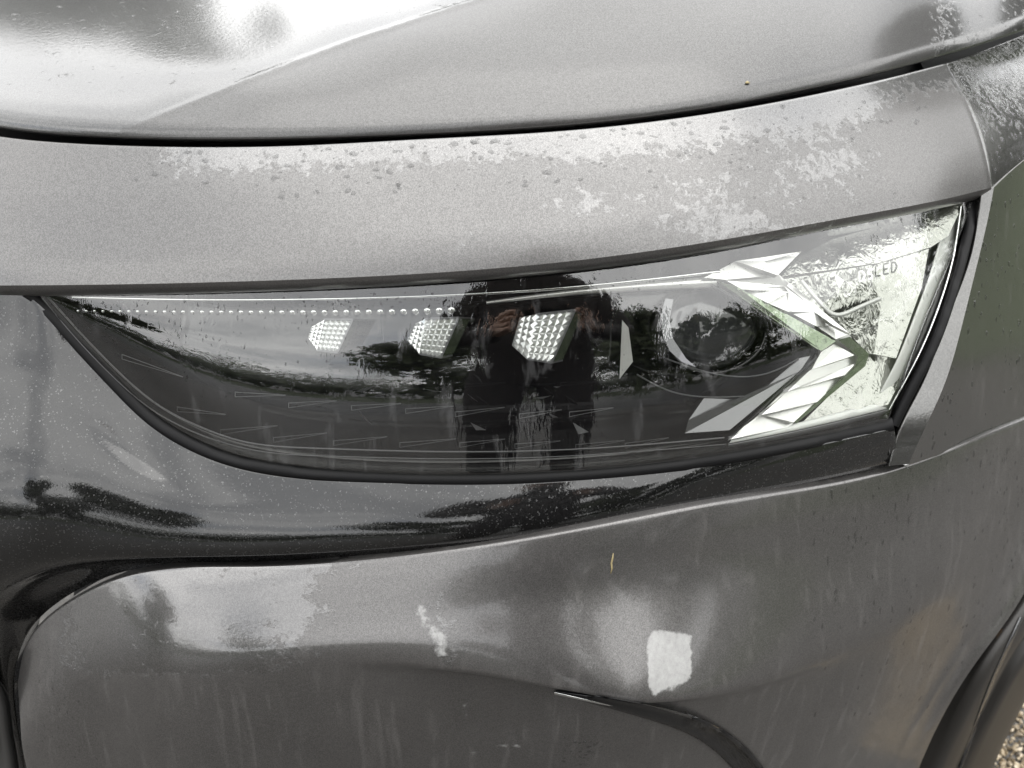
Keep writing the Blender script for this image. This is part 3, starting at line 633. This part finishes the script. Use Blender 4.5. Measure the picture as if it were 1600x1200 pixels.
strip = Loft(rl(s0, stripY), [rl(s1, lambda x: np.interp(x, [0, 300, 900, 1100, 1250], [27, 36, 42, 26, 2])), rl(s2, lambda x: np.interp(x, [0, 130, 300, 900, 1100, 1200], [38, 37, 36, 33, 12, -3])), rl(s3, lambda x: np.interp(x, [0, 200, 900, 1100], [22, 24, 21, 0])), rl(s4, al4), rl(s5, lambda x: np.interp(x, [0, 200, 420], [-12, -14, -30]))], 260, 90, phi=PHI)
stripG = strip.G.copy(); strip.roll('v0', .0008, .03); strip.push('v1', .04); strip.roll('u1', .002, .02)
panel('bumper_moulding', strip, M['paint_strip'], car)

# bumper skin
r0 = [(28, 1066), (45, 1003), (100, 948), (180, 908), (260, 892), (400, 888), (550, 880), (700, 864), (900, 832), (1150, 785), (1395, 738), (1500, 700), (1600, 660), (1760, 592)]
r1 = [(29, 1085), (58, 1020), (120, 968), (200, 935), (300, 920), (550, 905), (700, 892), (900, 864), (1150, 820), (1395, 774), (1500, 738), (1600, 698), (1750, 640)]
r2 = [(32, 1130), (90, 1055), (250, 1000), (500, 975), (800, 945), (1100, 900), (1395, 850), (1600, 770), (1720, 710)]
r3 = [(38, 1180), (150, 1110), (400, 1065), (700, 1040), (1000, 1005), (1300, 955), (1500, 890), (1672, 805)]
r4 = [(50, 1230), (200, 1180), (500, 1140), (900, 1110), (1250, 1060), (1460, 985), (1612, 905)]
r5 = [(70, 1290), (400, 1240), (900, 1210), (1250, 1160), (1400, 1110), (1520, 1042)]
r6 = [(100, 1390), (500, 1340), (1000, 1320), (1250, 1290), (1420, 1240)]
gpx, _ = proj(stripG[-1]); msk = np.arange(260) > 60
sx, sy = stripG[-1][:, 0], stripG[-1][:, 1]
def bumpY(x):
    return float(np.interp(x, np.r_[gpx[msk], 1450, 1500, 1600, 1760], np.r_[sy[msk], .060, .090, .160, .33])) - .010
r3 = [(38, 1180), (150, 1120), (400, 1060), (640, 1036), (870, 1064), (1000, 1080), (1150, 1070), (1300, 1015), (1500, 915), (1658, 806)]
L_ = lambda *v: (lambda x: float(np.interp(x, [60, 400, 700, 1000, 1200, 1400, 1600], v)))
PHB = ([20, 60, 140, 300, 600, 900, 1050, 1150, 1300, 1400, 1500, 1600, 1760], [-22, -15, -9, -5, -2, 0, 3, 7, 16, 25, 36, 45, 48])
bumper = Loft(rl(r0, bumpY), [rl(r1, L_(38, 42, 34, 24, 20, 16, 12)), rl(r2, L_(30, 35, 31, 24, 14, 12, 10)), rl(r3, L_(14, 20, 29, 38, 24, 10, 8)), rl(r4, L_(6, 7, 4, 3, 8, 8, 7)), rl(r5, L_(3, 1, -5, -6, 0, 3, 3)), rl(r6, -10)], 280, 150, phi=PHB)
crx = [-200, 450, 560, 640, 760, 870, 950, 1020, 1080, 1130, 1165, 1190, 1210]
cry = [1020, 1030, 1035, 1041, 1058, 1078, 1092, 1107, 1125, 1148, 1175, 1205, 1260]
def bump_disp(px, py):
    yc = np.interp(px, crx, cry); dd = py - yc
    dpx = np.where(px > 1215, -50, dd)
    fade = sst(px, 520, 800)
    return -.014 * sst(dpx, -4, 16) * fade
bumper.displace(bump_disp)
bumpG = bumper.G.copy(); bumper.roll('v0', .0025, .012, 4, 70); bumper.roll('u0', .002, .02); bumper.roll('u1', .0008, .008)
def bump_wet(px, py):
    top = np.interp(px, [p[0] for p in r0], [p[1] for p in r0])
    v = py - top
    wx = px + .5 * (py - 950) + 22 * np.sin(py / 13.0) + 12 * np.sin(py / 5.1)
    wv = 1.15 * (1 - sst(py, 1030, 1080)) * (1 - sst(wx, 330, 640)) * sst(px, 40, 170)
    wv += .55 * np.exp(-((px - 680 - .2 * (py - 900)) / 38)**2) * sst(py, 860, 960) * (1 - sst(py, 1030, 1080))
    wv += .40 * np.exp(-((px - 460) / 16)**2) * (1 - sst(py, 1000, 1040))
    wv += .30 * np.exp(-((px - 735) / 30)**2) * sst(py, 1040, 1100)
    return np.clip(wv, 0, 1)
def bump_sheen_marks(px, py):  # painted sky sheen of a wet patch and streak; scuff and run mark
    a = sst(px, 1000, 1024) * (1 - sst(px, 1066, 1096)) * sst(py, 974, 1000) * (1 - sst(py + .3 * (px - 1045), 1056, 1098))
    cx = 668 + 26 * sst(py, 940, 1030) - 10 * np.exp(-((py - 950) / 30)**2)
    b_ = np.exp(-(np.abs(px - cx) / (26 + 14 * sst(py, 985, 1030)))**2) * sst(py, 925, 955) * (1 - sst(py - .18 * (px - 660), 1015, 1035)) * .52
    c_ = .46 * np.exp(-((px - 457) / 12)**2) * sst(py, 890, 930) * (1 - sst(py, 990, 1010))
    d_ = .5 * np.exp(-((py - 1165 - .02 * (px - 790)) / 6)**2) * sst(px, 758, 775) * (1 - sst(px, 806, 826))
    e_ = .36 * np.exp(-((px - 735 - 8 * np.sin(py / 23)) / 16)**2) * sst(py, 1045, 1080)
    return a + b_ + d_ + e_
panel('bumper', bumper, M['paint_bumper'], car, bump_wet, bump_sheen_marks)
# front wing: top face, side face and the bright front edge
crease = [(1553, 293, .132), (1575, 272, .152), (1610, 243, .188), (1700, 180, .30), (1800, 110, .43)]
wt = Loft(crease, [rl([(1537, 225), (1600, 198), (1700, 140), (1790, 80)], 42), rl([(1508, 150), (1600, 118), (1700, 75), (1780, 40)], 48), rl([(1481, 101), (1540, 80), (1600, 56), (1680, 24), (1770, -8)], 55)], 60, 50)
kk = np.linspace(0, 69, 50); nr_ = np.stack([np.interp(kk, np.arange(70), noseG[:, -1, c]) for c in range(3)], -1)
wt.G = wt.G + (nr_ - wt.G[:, 0])[:, None, :] * ((1 - np.linspace(0, 1, 60))**3)[None, :, None]
def yrail(pts, n):
    c, _ = curve([p[:2] for p in pts], n); a = np.array(pts, float); d = np.r_[0, np.cumsum(np.hypot(*np.diff(a[:, :2], axis=0).T))]
    return atY(c[:, 0], c[:, 1], nat(d / d[-1], a[:, 2], np.linspace(0, 1, n)))
def lerpY(pts, ya, yb): 
    y0, y1 = pts[0][1], pts[-1][1]; return [(x, y, ya + (yb - ya) * (y - y0) / (y1 - y0)) for x, y in pts]
kr = [[(1553, 293, .132), (1545, 335, .124), (1530, 400, .109), (1504, 505, .083), (1474, 605, .060), (1440, 680, .043), (1420, 725, .036)],
      [(1575, 272, .152), (1568, 340, .140), (1556, 430, .126), (1535, 530, .105), (1510, 620, .086), (1482, 704, bumpY(1482) + .004)],
      lerpY([(1610, 243), (1608, 340), (1602, 450), (1592, 560), (1580, 665)], .188, bumpY(1580) + .006),
      lerpY([(1700, 180), (1700, 300), (1695, 450), (1690, 618)], .30, bumpY(1690) + .006),
      lerpY([(1800, 110), (1800, 300), (1800, 570)], .43, bumpY(1800) + .08)]
rows = np.array([yrail(k, 90) for k in kr]); ws = Loft.__new__(Loft); ws.G = nat([0, .12, .3, .65, 1], rows, np.linspace(0, 1, 70)); wsG = ws.G.copy()
c1, _ = curve([(1533, 306), (1517, 400), (1478, 505), (1441, 600), (1402, 680), (1389, 728)], 90)
e0 = wsG[0]; e1 = atY(c1[:, 0], c1[:, 1], e0[:, 1] - .002); q = np.linspace(0, 1, 14)[:, None, None]
we = Loft.__new__(Loft); we.G = e0[None] * (1 - q) + e1[None] * q
we.push('v1', .03)
wt.roll('v1', .002, .02); wt.roll('u0', .0006, .006); ws.roll('u1', .002, .015)
def wing_wet(px, py): return .55 * (1 - sst(py, 120, 290)) + .10
panel('front_wing', [wt, ws, we], M['paint_wing'], car, wing_wet)
BB = bvh(bumper)
def onB(px, py, b=0.0):
    loc, n, d = hit(BB, px, py)
    return np.array(loc + d * b) if loc is not None else atY(px, py, .05)
# gloss blade round the lower intake
def on_ribbon(name, pts, width, mat, n=50, bulge=.003, fn=onB, thick=.006):
    c = np.array(pts, float); dd = np.r_[0, np.cumsum(np.hypot(*np.diff(c[:, :2], axis=0).T))]; cc = nat(dd, c, np.linspace(0, dd[-1], n))
    tg = np.gradient(cc[:, :2], axis=0); tg /= np.linalg.norm(tg, axis=1)[:, None]; nr = np.stack([-tg[:, 1], tg[:, 0]], -1)
    rows = []
    for a, b_ in [(-1, thick), (-1, 0), (-.6, -bulge * .7), (0, -bulge), (.6, -bulge * .7), (1, 0), (1, thick)]:
        rows.append([fn(cc[i, 0] + nr[i, 0] * a * width(i / (n - 1)) / 2, cc[i, 1] + nr[i, 1] * a * width(i / (n - 1)) / 2, cc[i, 2] + b_) for i in range(n)])
    lf = Loft.__new__(Loft); lf.G = np.array(rows); v, f = lf.data(); return link(name, mesh(name, v, f, mat), car)
on_ribbon('intake_blade', [(868, 1081, -.002), (950, 1098, -.004), (1020, 1114, -.006), (1080, 1133, -.007), (1125, 1158, -.007), (1155, 1185, -.007), (1180, 1220, -.007), (1192, 1260, -.007)], lambda s_: 5 + 40 * s_**.8, M['black_gloss'])
on_ribbon('intake_edge', [(866, 1083, -.004), (920, 1095, -.005), (980, 1108, -.006), (1050, 1128, -.007), (1085, 1145, -.007)], lambda s_: 4.5 - 2 * s_, M['chrome'], bulge=.001, thick=.003)
# wheel arch moulding at the lower right
a0 = [(1658, 806), (1612, 905), (1546, 1002), (1503, 1080), (1446, 1200), (1395, 1310)]
e = bumpG[:, -1]; epx, epy = proj(e)
def eY(y): return float(np.interp(y, epy, e[:, 1]))
arch = []
for dx, dy, db in ((-22, -11, .022), (-6, -3, .016), (2, 1, .012), (10, 5, .006), (24, 12, .010), (36, 18, .022), (40, 20, .040), (48, 24, .036), (58, 32, .048), (76, 44, .070), (82, 48, .12)):
    c, _ = curve([(x + dx, y + dy) for x, y in a0], 60); arch.append(atY(c[:, 0], c[:, 1], np.array([eY(y) for y in c[:, 1]]) + db))
lf = Loft.__new__(Loft); lf.G = np.array(arch); panel('wheel_arch_moulding', lf, M['dark_plastic'], car)
AB = bvh(lf)
on_ = lambda x, y, b=0: (lambda h: np.array(h[0] + h[2] * b) if h[0] is not None else atY(x, y, .3))(hit(AB, x, y))
on_ribbon('moulding_edge', [(1596, 965, -.002), (1578, 1005, -.002), (1555, 1055, -.002), (1530, 1120, -.002), (1500, 1200, -.002)], lambda s_: 6, M['grey_satin'], fn=on_, thick=.004, bulge=.001)
on_ribbon('side_marker', [(1552, 991, -.004), (1558, 985, -.004), (1562, 981, -.004)], lambda s_: 6, M['amber'], n=8, fn=on_, thick=.004)
# grille trim at the very left
gt = [(-30, 1040), (4, 1085), (12, 1130), (20, 1180), (30, 1280)]
rows = []
for dx, db in ((-40, .02), (-14, -.004), (-6, -.012), (2, -.012), (8, -.004), (9, .02)):
    c, _ = curve([(x + dx, y) for x, y in gt], 30); rows.append(atY(c[:, 0], c[:, 1], np.full(30, stripG[60][10, 1]) + db))
lf = Loft.__new__(Loft); lf.G = np.array(rows); panel('grille_trim', lf, M['black_satin'], car)
# dark inner body behind all gaps
def rs(rail, n=60): return rail[np.linspace(0, len(rail) - 1, n).astype(int)]
nt_, nb_ = rs(noseG[-1]), rs(noseG[0]); lb_ = rs(lensG[-1]); sb_ = rs(stripG[-1]); be_ = rs(bumpG[-1])
o_ = lambda P, y, z=0: P + np.array([0, y, z])
lf = Loft.__new__(Loft); lf.G = np.array([o_(nt_, 1.4, .02), o_(nt_, .16, .006), o_(nt_, .05, -.012), o_(nt_, .03, -.03), o_(nb_, .08, 0), o_(lb_, .10, .05), o_(lb_, .09, 0), o_(sb_, .12, 0), o_(rs(bumpG[60]), .12), o_(be_, .08), o_(be_, 1.6)])
wt_ = rs(wt.G[-3]); wt_ = np.concatenate([wt_[:1] + np.array([-.05, -.02, 0]), wt_]); l2 = Loft.__new__(Loft); l2.G = np.array([o_(wt_, .9, .04), o_(wt_, .10, .008), o_(wt_, .03, -.012), o_(wt_, .03, -.08)])
panel('inner_body', [lf, l2], M['rubber'], car)

# ------------------------------------------------------------------ rain drops and gravel
def drops(name, tree_, spots, label, mat='water', lift=.0):
    V, F = [], []
    for px, py, rw, rh, hgt in spots:
        loc, n, d = hit(tree_, px, py)
        if loc is None: continue
        dn = Vector((0, 0, -1)); dn = (dn - n * dn.dot(n)); dn = dn.normalized() if dn.length > 1e-4 else Vector((0, -1, 0)); sd_ = n.cross(dn)
        j = len(V); seg = 9; sk = random.uniform(-.3, .3)
        for rr, hh in ((1.0, -.08), (.86, .5), (.5, .88)):
            for k in range(seg):
                a = 2 * math.pi * k / seg; wob = 1 + .12 * math.sin(2 * a + px) + .08 * math.sin(3 * a + py)
                cx_, cy_ = math.cos(a) * rr * wob, math.sin(a) * rr * wob
                tap = 1 - .28 * max(0, -cy_)
                V.append(tuple(loc + sd_ * (cx_ * rw * tap + sk * cy_ * rw) + dn * (cy_ * rh) + n * (hh * hgt)))
        V.append(tuple(loc + n * hgt + dn * rh * .12))
        for r_ in range(2):
            for k in range(seg): F.append((j + r_ * seg + k, j + r_ * seg + (k + 1) % seg, j + (r_ + 1) * seg + (k + 1) % seg, j + (r_ + 1) * seg + k))
        for k in range(seg): F.append((j + 2 * seg + k, j + 2 * seg + (k + 1) % seg, j + 3 * seg))
    link(name, mesh(name, V, F, M[mat]), None, kind='stuff', label=label, category='raindrops')
mm = .001
rnd = random.random; gs = random.gauss
def sz(a, b): return (a + (b - a) * rnd()**2.2) * mm
sp = []
for i in range(270):
    x = 200 + 1250 * rnd()**.8; tp = np.interp(x, [p[0] for p in ntop], [p[1] for p in ntop]); s_ = sz(.5, 2.0); sp.append((x, tp + 4 + 75 * rnd()**1.7, s_ * (1 + .7 * rnd()), s_, s_ * .34))
for i in range(70): s_ = sz(.5, 1.4); sp.append((gs(1250, 120), gs(270, 60), s_ * 1.2, s_, s_ * .34))
drops('raindrops', bvh(nose), sp, 'clear raindrops beaded along the top of the nose panel below the bonnet gap')
sp = []
for i in range(330): s_ = sz(.45, 1.7); x = 1420 + 180 * rnd(); sp.append((x, 300 + 420 * rnd(), s_ * .75, s_ * (1.1 + rnd()), s_ * .4))
for i in range(160): s_ = sz(.5, 1.9); x = 1485 + 115 * rnd(); sp.append((x, 60 + 230 * rnd(), s_, s_ * (1 + rnd()), s_ * .3))
drops('raindrops', bvh(wt, ws), sp, 'clear raindrops running down the dark side of the front wing')
sp = []
for i in range(520): s_ = sz(.4, 1.7); x = 1600 - 330 * rnd()**1.6; sp.append((x, 700 + 420 * rnd()**1.3, s_ * .7, s_ * (1.2 + 1.3 * rnd()), s_ * .35))
for i in range(70): s_ = sz(.4, 1.2); sp.append((60 + 100 * rnd(), 1000 + 200 * rnd(), s_ * .7, s_ * 1.3, s_ * .3))
for i in range(40): s_ = sz(.6, 1.6); sp.append((880 + 60 * rnd(), 1150 + 45 * rnd(), s_, s_, s_ * .3))
drops('raindrops', BB, sp, 'clear raindrops and runs on the bumper side towards the wheel arch')
sp = []
for i in range(300): s_ = sz(.3, 1.1); x = 70 + 480 * rnd()**1.1; sp.append((x, 470 + 170 * rnd(), s_ * .7, s_ * (1 + rnd()), s_ * .3))
for i in range(120): s_ = sz(.3, 1.0); x = 60 + 330 * rnd(); sp.append((x, 458 + (x - 60) * .8 * rnd() + 10, s_, s_ * 1.2, s_ * .4))
for i in range(260): s_ = sz(.35, 1.3); sp.append((gs(1420, 45), gs(430, 55), s_ * .7, s_ * (1 + rnd()), s_ * .35))
for i in range(200): s_ = sz(.3, .9); x = 400 + 800 * rnd(); sp.append((x, np.interp(x, [400, 900, 1200], [466, 445, 400]) + 25 * rnd(), s_, s_, s_ * .4))
for i in range(120): s_ = sz(.3, .7); sp.append((500 + 700 * rnd(), 500 + 190 * rnd(), s_ * .7, s_ * 1.4, s_ * .3))
drops('raindrops', LB, sp, 'clear raindrops on the transparent headlight cover')
sp = []
for i in range(22): s_ = sz(.3, 1.0); y_ = 180 * rnd(); sp.append((rnd() * np.interp(y_, [0, 205], [720, 180]), y_, s_ * 2.2, s_ * 1.0, s_ * .10))
for i in range(25): s_ = sz(.5, 1.6); sp.append((1420 + 170 * rnd(), 10 + 50 * rnd(), s_, s_ * 1.6, s_ * .2))
drops('raindrops', bvh(bon), sp, 'scattered flat raindrops on the glossy bonnet left of its crease')
# a dry straw fleck stuck to the bumper and a seed on the bonnet
M['straw'] = simple('dry_straw', (.30, .245, .13), .6)
def fleck(name, tree_, pts, rad, label, cat):
    P = []
    for x, y in pts:
        loc, n, d = hit(tree_, x, y); P.append((loc + n * rad * .6, n))
    V, F = [], []
    for k, (p, n) in enumerate(P):
        a = P[min(k + 1, len(P) - 1)][0] - P[max(k - 1, 0)][0]; sd_ = n.cross(a).normalized(); r_ = rad * (.35 if k in (0, len(P) - 1) else 1)
        for q in range(6): V.append(tuple(p + sd_ * (r_ * math.cos(q * 1.0472)) + n * (r_ * .6 * math.sin(q * 1.0472))))
    for k in range(len(P) - 1):
        for q in range(6): F.append((k * 6 + q, k * 6 + (q + 1) % 6, k * 6 + 6 + (q + 1) % 6, k * 6 + 6 + q))
    F += [tuple(range(5, -1, -1)), tuple(range(len(V) - 6, len(V)))]
    link(name, mesh(name, V, F, M['straw']), None, label=label, category=cat)
fleck('straw_fleck', BB, [(958, 864), (957, 872), (955, 880), (956, 888), (954, 896)],   .0006, 'thin yellow straw fleck stuck to the bumper under the black strip', 'straw')
fleck('seed', bvh(bon), [(1164, 131), (1167, 130), (1171, 131)], .0012, 'small tan seed lying on the grey bonnet near its front edge', 'seed')
# gravel beside the wheel
bmi = bmesh.new(); bmesh.ops.create_icosphere(bmi, subdivisions=1, radius=1.0); iv = np.array([v.co[:] for v in bmi.verts]); bmi.verts.index_update(); ifc = np.array([[v.index for v in f.verts] for f in bmi.faces]); bmi.free()
V, F, T = [], [], []
for i in range(14000):
    c = np.array([.56 + .42 * rnd(), .12 + .75 * rnd(), .0015]); s_ = .0020 + .0028 * rnd()**2
    A3 = np.linalg.qr(rng.normal(size=(3, 3)))[0]; sc = np.array([1, .6 + .4 * rnd(), .5 + .3 * rnd()])
    v = (iv * (1 + .22 * rng.normal(size=(len(iv), 1))) * sc) @ A3.T * s_ + c
    V.append(v); F.append(ifc + i * len(iv)); T += [rnd()] * len(iv)
me = mesh('gravel', np.concatenate(V), np.concatenate(F), M['stone'], False)
a = me.attributes.new('tone', 'FLOAT', 'POINT'); a.data.foreach_set('value', T)
link('gravel', me, None, kind='stuff', label='loose wet tan gravel beside the wheel arch', category='gravel')
